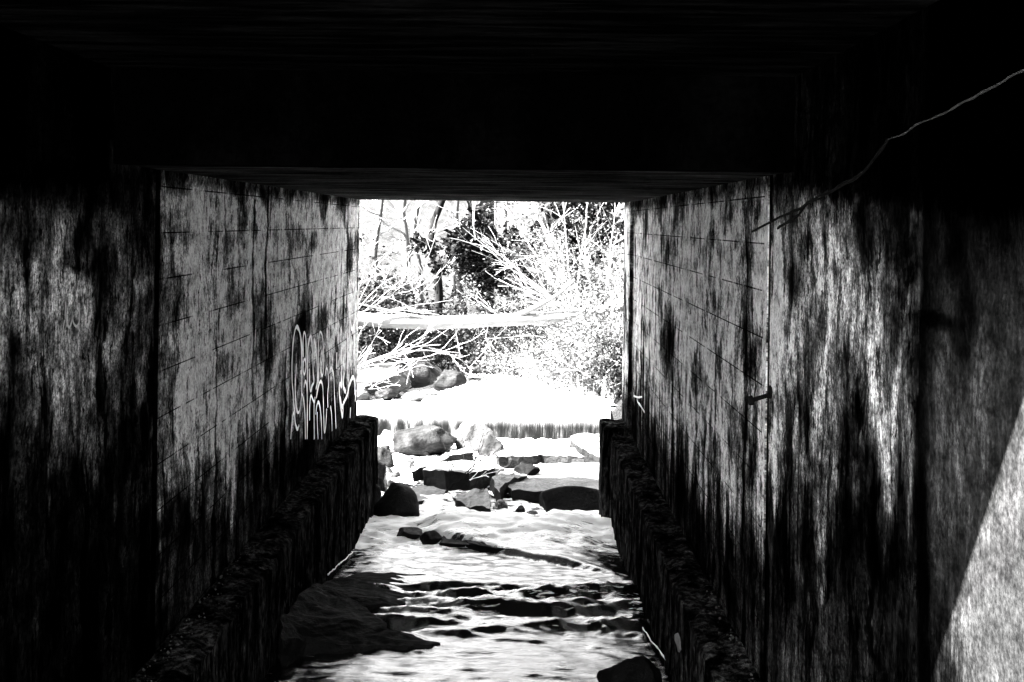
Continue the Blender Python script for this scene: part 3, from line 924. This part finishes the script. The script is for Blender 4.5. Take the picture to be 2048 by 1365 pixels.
def tree(px, d, label, seed, rad=.14, H=8.0, lean=(0,0), bark=None, leaves=0, lm=None, lsize=.06, name='bare_tree', lvl=2, first=.3, blen=2.0, group='trees on the far bank', pxtop=None):
    rng = random.Random(seed)
    x = at(px, 682, d).x
    z0 = gz(x, d) - .1
    r = empty(name, (x, d, z0), label, 'tree', group)
    m = MB(); pts, rd = [], []
    n = 12
    for i in range(n+1):
        t = i/n
        pts.append(Vector((x + lean[0]*t*H + .45*noise.noise(Vector((seed*.37, t*4, 0)))*min(1,t*4), d + lean[1]*t*H + .1*noise.noise(Vector((seed+5, t*3, 0))), z0+H*t)))
        rd.append(rad*(1 - .7*t) * (1.35 if i == 0 else 1))
    m.tube(pts, rd, 9, cap=True)
    m.build('trunk', bark or M_BARK, r, True)
    c = MB(); tips = []
    for i in range(2, n):
        if i/n < first: continue
        for _ in range(rng.randint(1,3)):
            a = rng.uniform(0, 2*math.pi)
            grow(c, pts[i], Vector((math.cos(a), math.sin(a), rng.uniform(.1,.8))), blen*rng.uniform(.6,1.2), rd[i]*.42, rng, lvl, tips, .6, kids=(2,4), minr=.005)
    c.build('branches', M_PALE if bark is None else bark, r)
    if leaves:
        lf = MB()
        for _ in range(leaves):
            t = rng.choice(tips)
            lf.leaf(t + Vector((rng.gauss(0,.13), rng.gauss(0,.13), rng.gauss(0,.13))), lsize*rng.choice((.5,.7,1,1.5))*rng.uniform(.8,1.2), rng)
        lf.build('crown', lm or M_LLITE, r)
    return r

def shrub(px, d, label, seed, H=1.6, n=9, leaves=600, lm=None, lsize=.05, bark=None, spread=.7, dirn=(0,0,1), name='shrub', z=None, group=None, lvl=2, r0=.016, droop=.03, clump=.1, cat='bush', kids=(3,5), x=None, minr=.003):
    rng = random.Random(seed)
    if x is None: x = at(px, 682, d).x
    z0 = (gz(x, d) if z is None else z) - .05
    r = empty(name, (x, d, z0), label, cat, group)
    m = MB(); tips = []
    for i in range(n):
        dv = Vector(dirn) + Vector((rng.gauss(0,1), rng.gauss(0,1), rng.gauss(0,.5)))*spread*.7
        if dv.z < -.2: dv.z = .1
        grow(m, Vector((x+rng.gauss(0,.1), d+rng.gauss(0,.1), z0)), dv, H*rng.uniform(.6,1.1), r0*rng.uniform(.7,1.3), rng, lvl, tips, spread, droop, kids=kids, minr=minr)
    m.build('stems', bark or M_PALE, r)
    if leaves:
        lf = MB()
        for _ in range(leaves):
            t = rng.choice(tips)
            lf.leaf(t + Vector((rng.gauss(0,clump), rng.gauss(0,clump), rng.gauss(0,clump))), lsize*rng.choice((.5,.7,1,1.5))*rng.uniform(.8,1.2), rng)
        lf.build('foliage', lm or M_LLITE, r)
    return r

# trunks beyond the stream
tree(808, 34, 'slim pale grey trunk, leftmost of the bare trees', 101, .16, 9, (.01,0))
tree(836, 40, 'thin grey trunk between the leftmost tree and the forked dark one', 102, .17, 10, (.005,0))
tree(868, 30, 'mottled dark trunk leaning right behind the log', 103, .15, 9, (.045,0), bark=M_BARKD, first=.45)
tree(925, 36, 'dark trunk just left of the evergreen, leaning right', 104, .14, 9, (.03,0), bark=M_BARKD, first=.5)
tree(760, 28, 'bare pale tree beside the left side of the opening', 105, .10, 7, (-.01,0))
tree(1180, 33, 'bare pale tree behind the right thicket', 106, .16, 9, (-.02,0))
tree(1010, 44, 'bare distant tree behind the evergreen', 107, .2, 11, (0,0))
tree(700, 38, 'bare distant tree far to the left', 108, .2, 11, (.02,0))
tree(905, 52, 'faint distant tree high on the hillside', 109, .2, 11, (.0,0))
tree(1260, 42, 'bare distant tree far to the right', 110, .2, 11, (-.01,0))

# evergreen
tree(1105, 27, 'dark leafy evergreen tree in the middle of the far bank', 120, .16, 7.5, (.0,0), bark=M_BARKD, leaves=46000, lm=M_LDARK, lsize=.10, name='evergreen_tree', lvl=2, first=.12, blen=1.75, group=None)

# fallen log across the stream
lg = empty('fallen_log', at(900, 645, 17.6), 'smooth bleached fallen log spanning the stream above the weir', 'log')
def pp(l, d): return [at(a, b, d + c) for a, b, c in l]
m = MB()
path = pp([(560,600,.5),(660,628,.3),(740,640,.1),(800,644,0),(860,646,0),(930,644,0),(1000,641,0),(1060,638,0),(1120,634,0),(1200,622,.1),(1300,600,.3)], 17.6)
def densify(P, k=4):
    Q = []
    for i in range(len(P)-1):
        p0=P[max(i-1,0)];p1=P[i];p2=P[i+1];p3=P[min(i+2,len(P)-1)]
        for s in range(k):
            t=s/k
            Q.append(.5*((2*p1)+(-p0+p2)*t+(2*p0-5*p1+4*p2-p3)*t*t+(-p0+3*p1-3*p2+p3)*t**3))
    Q.append(P[-1]); return Q
path = densify(path, 6)
m.tube(path, [.122*(1+.14*noise.noise(p*2.2))*(1-.2*i/len(path)) for i, p in enumerate(path)], 16)
m.build('trunk', M_LOG, lg, True)
m = MB()
b = densify(pp([(985,640,0),(1030,632,-.05),(1065,618,-.1),(1092,604,-.12),(1118,588,-.15),(1150,560,-.2)], 17.6), 5)
m.tube(b, [.06*(1-.6*i/len(b)) for i in range(len(b))], 10)
m.build('branch', M_LOG, lg, True)
m = MB()
b = densify(pp([(905,640,0),(830,633,-.1),(760,618,-.15),(700,604,-.2)], 17.6), 5)
m.tube(b, [.03*(1-.6*i/len(b)) for i in range(len(b))], 8)
m.build('branch', M_LOG, lg, True)

# long bare branches hanging in from the right
def spray(name, start, ends, d, r0, label, seed, mat=None, sub=5, cat='branch', group=None, jit=.06, z=0):
    rng = random.Random(seed)
    r = empty(name, at(start[0], start[1], d), label, cat, group)
    m = MB()
    s = at(start[0], start[1], d)
    for (ex, ey, rr) in ends:
        e = at(ex, ey, d + rng.uniform(-.5,.5))
        n = 9; P = []
        sag = rng.uniform(-.06,.10)
        for i in range(n+1):
            t = i/n
            p = s.lerp(e, t) + Vector((0,0,math.sin(t*math.pi)*sag*(e-s).length))
            p += Vector((noise.noise(Vector((seed+ex*.01,t*4,0))), noise.noise(Vector((seed+ex*.01,t*4,5))), noise.noise(Vector((seed+ex*.01,t*4,9)))))*jit
            P.append(p)
        m.tube(P, [max(.004, r0*rr*(1-.82*i/n)) for i in range(n+1)], 6, cap=False)
        for k in range(sub):
            i = rng.randint(2, n-1); dv = (P[i+1]-P[i-1]).normalized()
            ax = Vector((rng.gauss(0,1), rng.gauss(0,.6), rng.gauss(0,1)))
            tips = []
            grow(m, P[i], dv + ax*.45, (e-s).length*rng.uniform(.15,.4), r0*rr*.42, rng, 1, tips, .5, 0, 4, .0035, (1,3))
    m.build('twigs', mat or M_PALE, r)
    return r
spray('bare_shrub', (1150,640), [(925,455,1),(960,480,.9),(1000,400,1),(1010,520,.8),(1060,380,1),(1120,370,1),(1000,560,.7),(1180,360,1),(1075,430,.9)], 21, .026,
      'large pale bare shrub fanning out over the evergreen from the right', 201, cat='bush', sub=4)
spray('bare_shrub', (1205,690), [(1010,555,1),(1060,600,.9),(1090,480,1),(1150,450,1),(1230,400,1),(1290,520,1),(1130,560,.8)], 19, .022,
      'pale bare shrub on the right bank beside the log end', 202, cat='bush', sub=4)
spray('bare_shrub', (700,640), [(800,545,1),(905,600,.8),(780,500,1),(840,520,.8),(760,440,1),(850,570,.7),(880,630,.7),(715,470,1)], 20, .012,
      'pale bare shrub leaning in from the left above the log', 203, cat='bush', sub=3)
spray('dead_branch', (715,735), [(935,684,1),(918,706,.9),(850,670,.6),(880,690,.5)], 17.2, .017,
      'long pale dead branch reaching right below the log', 204, sub=4, jit=.03)
spray('bare_shrub', (690,790), [(800,700,1),(790,740,.8),(760,660,1),(800,770,.7),(740,700,1),(830,720,.7),(760,760,.8),(720,660,1)], 16.9, .009,
      'tangle of pale twigs over the rocks at the far left', 205, cat='bush', sub=5)
spray('bare_shrub', (830,600), [(720,520,1),(760,560,.8),(800,500,.9),(870,470,1),(900,520,.7),(740,600,.8)], 25, .010,
      'thin pale thicket behind the left end of the log', 206, cat='bush', sub=5)
# leafy thickets, right bank
GT = 'leafy thickets on the right bank'
for i, (px, d, H, n, lv, lab, lm, ls) in enumerate([
    (1235, 17.4, 1.5, 10, 8200, 'bushy pale thicket hanging over the right end of the weir', M_LLITE, .032),
    (1180, 18.6, 1.3, 10, 7600, 'pale leafy bush at the water edge just above the weir', M_LLITE, .032),
    (1140, 20.5, 1.1, 10, 3600, 'low leafy bush left of the water-edge thicket', M_LLITE, .036),
    (1250, 20.0, 2.6, 12, 9500, 'tall pale thicket filling the right side of the opening', M_LLITE, .036),
    (1215, 23.0, 2.4, 10, 6000, 'tall pale thicket behind the pale bare shrub', M_LLITE, .04),
    (1062, 24.5, 1.9, 12, 6500, 'black-green bush at the foot of the evergreen', M_LDARK, .05),
    (1230, 26.0, 3.6, 12, 9500, 'high pale thicket farthest back on the right', M_LLITE, .045)]):
    shrub(px, d, lab, 300+i, H, n, lv, lm, ls, group=GT, name='thicket', clump=.10)
# dark low growth below the log and behind the rocks
GD = 'dark undergrowth beyond the rocks'
for i, (px, d, H, lv, lab, lm) in enumerate([
    (770, 22, 1.1, 3000, 'dark undergrowth bush leftmost below the log', M_LDARK),
    (830, 23, 1.1, 3000, 'dark undergrowth bush behind the tall dark boulder', M_LDARK),
    (890, 24, 1.0, 2600, 'mid-tone bush behind the grey ridge-backed boulder', M_LMID),
    (950, 26, 1.2, 3200, 'dark bush left of the upstream bend', M_LDARK),
    (1000, 31, 1.5, 3200, 'dark bush straight behind the upstream bend', M_LDARK),
    (1070, 29, 1.3, 3000, 'dark bush right of the upstream bend', M_LDARK),
    (900, 31, 1.8, 2600, 'mid-tone bush behind the log centre', M_LMID),
    (740, 27, 1.8, 2600, 'mid-tone bush behind the left log end', M_LMID)]):
    shrub(px, d, lab, 400+i, H, 9, lv, lm, .06, bark=M_BARKD, group=GD, name='bush', clump=.14)
# ivy-dark leaves at the lower right corner of the opening
shrub(1225, 16.6, 'dark-leaved bush in the lower right corner of the opening', 450, .8, 8, 1500, M_LMID, .05, name='bush', clump=.09)

# driftwood caught in the cascade
spray('driftwood', (865,1010), [(985,920,1),(1003,895,.8)], 12.1, .014, 'forked dark driftwood branch caught on the mid-stream slab', 501, mat=M_DTWIG, sub=3, cat='driftwood', jit=.05)
spray('driftwood', (922,958), [(876,868,1),(930,880,.6)], 12.6, .009, 'thin dark stick standing against the rounded boulder', 502, mat=M_DTWIG, sub=2, cat='driftwood', jit=.03)
spray('driftwood', (940,960), [(1000,940,1),(985,905,.8)], 12.1, .006, 'pale curved twig on the dark mid-stream slab', 503, mat=M_TWIG, sub=1, cat='driftwood', jit=.03)

# roots creeping along the right wall; the long one split into lit and shaded colours
def on_wall_tube(pts, r, mat, name, label, cat, off=.02):
    P = []
    for (px, py) in pts:
        d, zf = onwall(px, py, XR)
        P.append(Vector((XR-off, d, Z(zf, d))))
    P = densify(P, 5)
    for p in P: p += Vector((-abs(noise.noise(p*7))*.012, 0, noise.noise(p*9)*.006))
    m = MB(); m.tube(P, [r*(1+.5*noise.noise(p*25)) for p in P], 7)
    o = m.build(name, mat, None, True); tag(o, label, cat)
    return o
on_wall_tube([(2090,128),(2048,150),(1985,186),(1930,212),(1898,230),(1850,248),(1815,270),(1790,280)], .0032, M_ROOT, 'root', 'lit pale stretch of the long root creeping along the top of the right wall', 'root')
on_wall_tube([(1790,280),(1740,345),(1680,380),(1640,400),(1605,420),(1560,440),(1512,464)], .006, M_DTWIG, 'root', 'shaded dark stretch of the long root ending above the wall joint on the right', 'root')
on_wall_tube([(1660,398),(1625,408),(1605,432),(1565,457)], .006, M_DTWIG, 'root', 'short dark side root beside the longer one', 'root')

# dead leaf stuck to the right ledge
m = MB()
c = at(1358, 1285, 1); 
r_ = ray(1358, 1285); dl = .958/r_.x; c = Vector((.955, dl, CAMZ + r_.z*dl))
out = [(0,.055),(.022,.05),(.03,.02),(.034,-.005),(.018,-.04),(.004,-.05),(-.012,-.03),(-.03,-.02),(-.032,.01),(-.02,.03)]
n = len(m.v)
m.v.append(tuple(c + Vector((-.012,0,0))))
for (a, b) in out: m.v.append(tuple(c + Vector((-.002 - .01*abs(a)*20*.3, -a*1.6*2.2, b))))
for i in range(len(out)): m.f.append((n, n+1+i, n+1+(i+1) % len(out)))
lf = m.build('fallen_leaf', M_LEAFD); tag(lf, 'pale dead leaf stuck to the side of the right ledge', 'leaf')
md = lf.modifiers.new('thickness', 'SOLIDIFY'); md.thickness = .002

# loose grit fallen along the foot of both walls, on the ledges
def grit(x0, x1, zf, d0, d1, n, label, seed):
    rg = random.Random(seed)
    m = MB()
    for _ in range(n):
        d = rg.uniform(d0, d1); x = x0 + (x1-x0)*abs(rg.gauss(0, .35)); r = rg.choice((.003,.004,.005,.008))*rg.uniform(.7,1.3)
        c = Vector((x, d, Z(zf, d) + noise.noise(Vector((x*5, d*3.5, 3)))*.02 + r*.5 + .012))
        k = len(m.v)
        for q in ((1,0,0),(-1,0,0),(0,1,0),(0,-1,0),(0,0,1),(0,0,-1)):
            m.v.append(tuple(c + Vector(q)*r*rg.uniform(.6,1.3)))
        for f in ((0,2,4),(2,1,4),(1,3,4),(3,0,4),(2,0,5),(1,2,5),(3,1,5),(0,3,5)): m.f.append(tuple(k+i for i in f))
    o = m.build('grit', M_GRIT); tag(o, label, 'grit', kind='stuff')
M_GRIT = simple('pale_grit', .035, .5, 40, .9, .2)
grit(XL+.02, XL+.16, -2.17, 4.1, 6.6, 110, 'pale grit lying along the back of the left ledge', 5)
grit(XR-.02, XR-.12, -2.215, 4.4, 6.2, 45, 'pale grit lying along the back of the right ledge', 6)
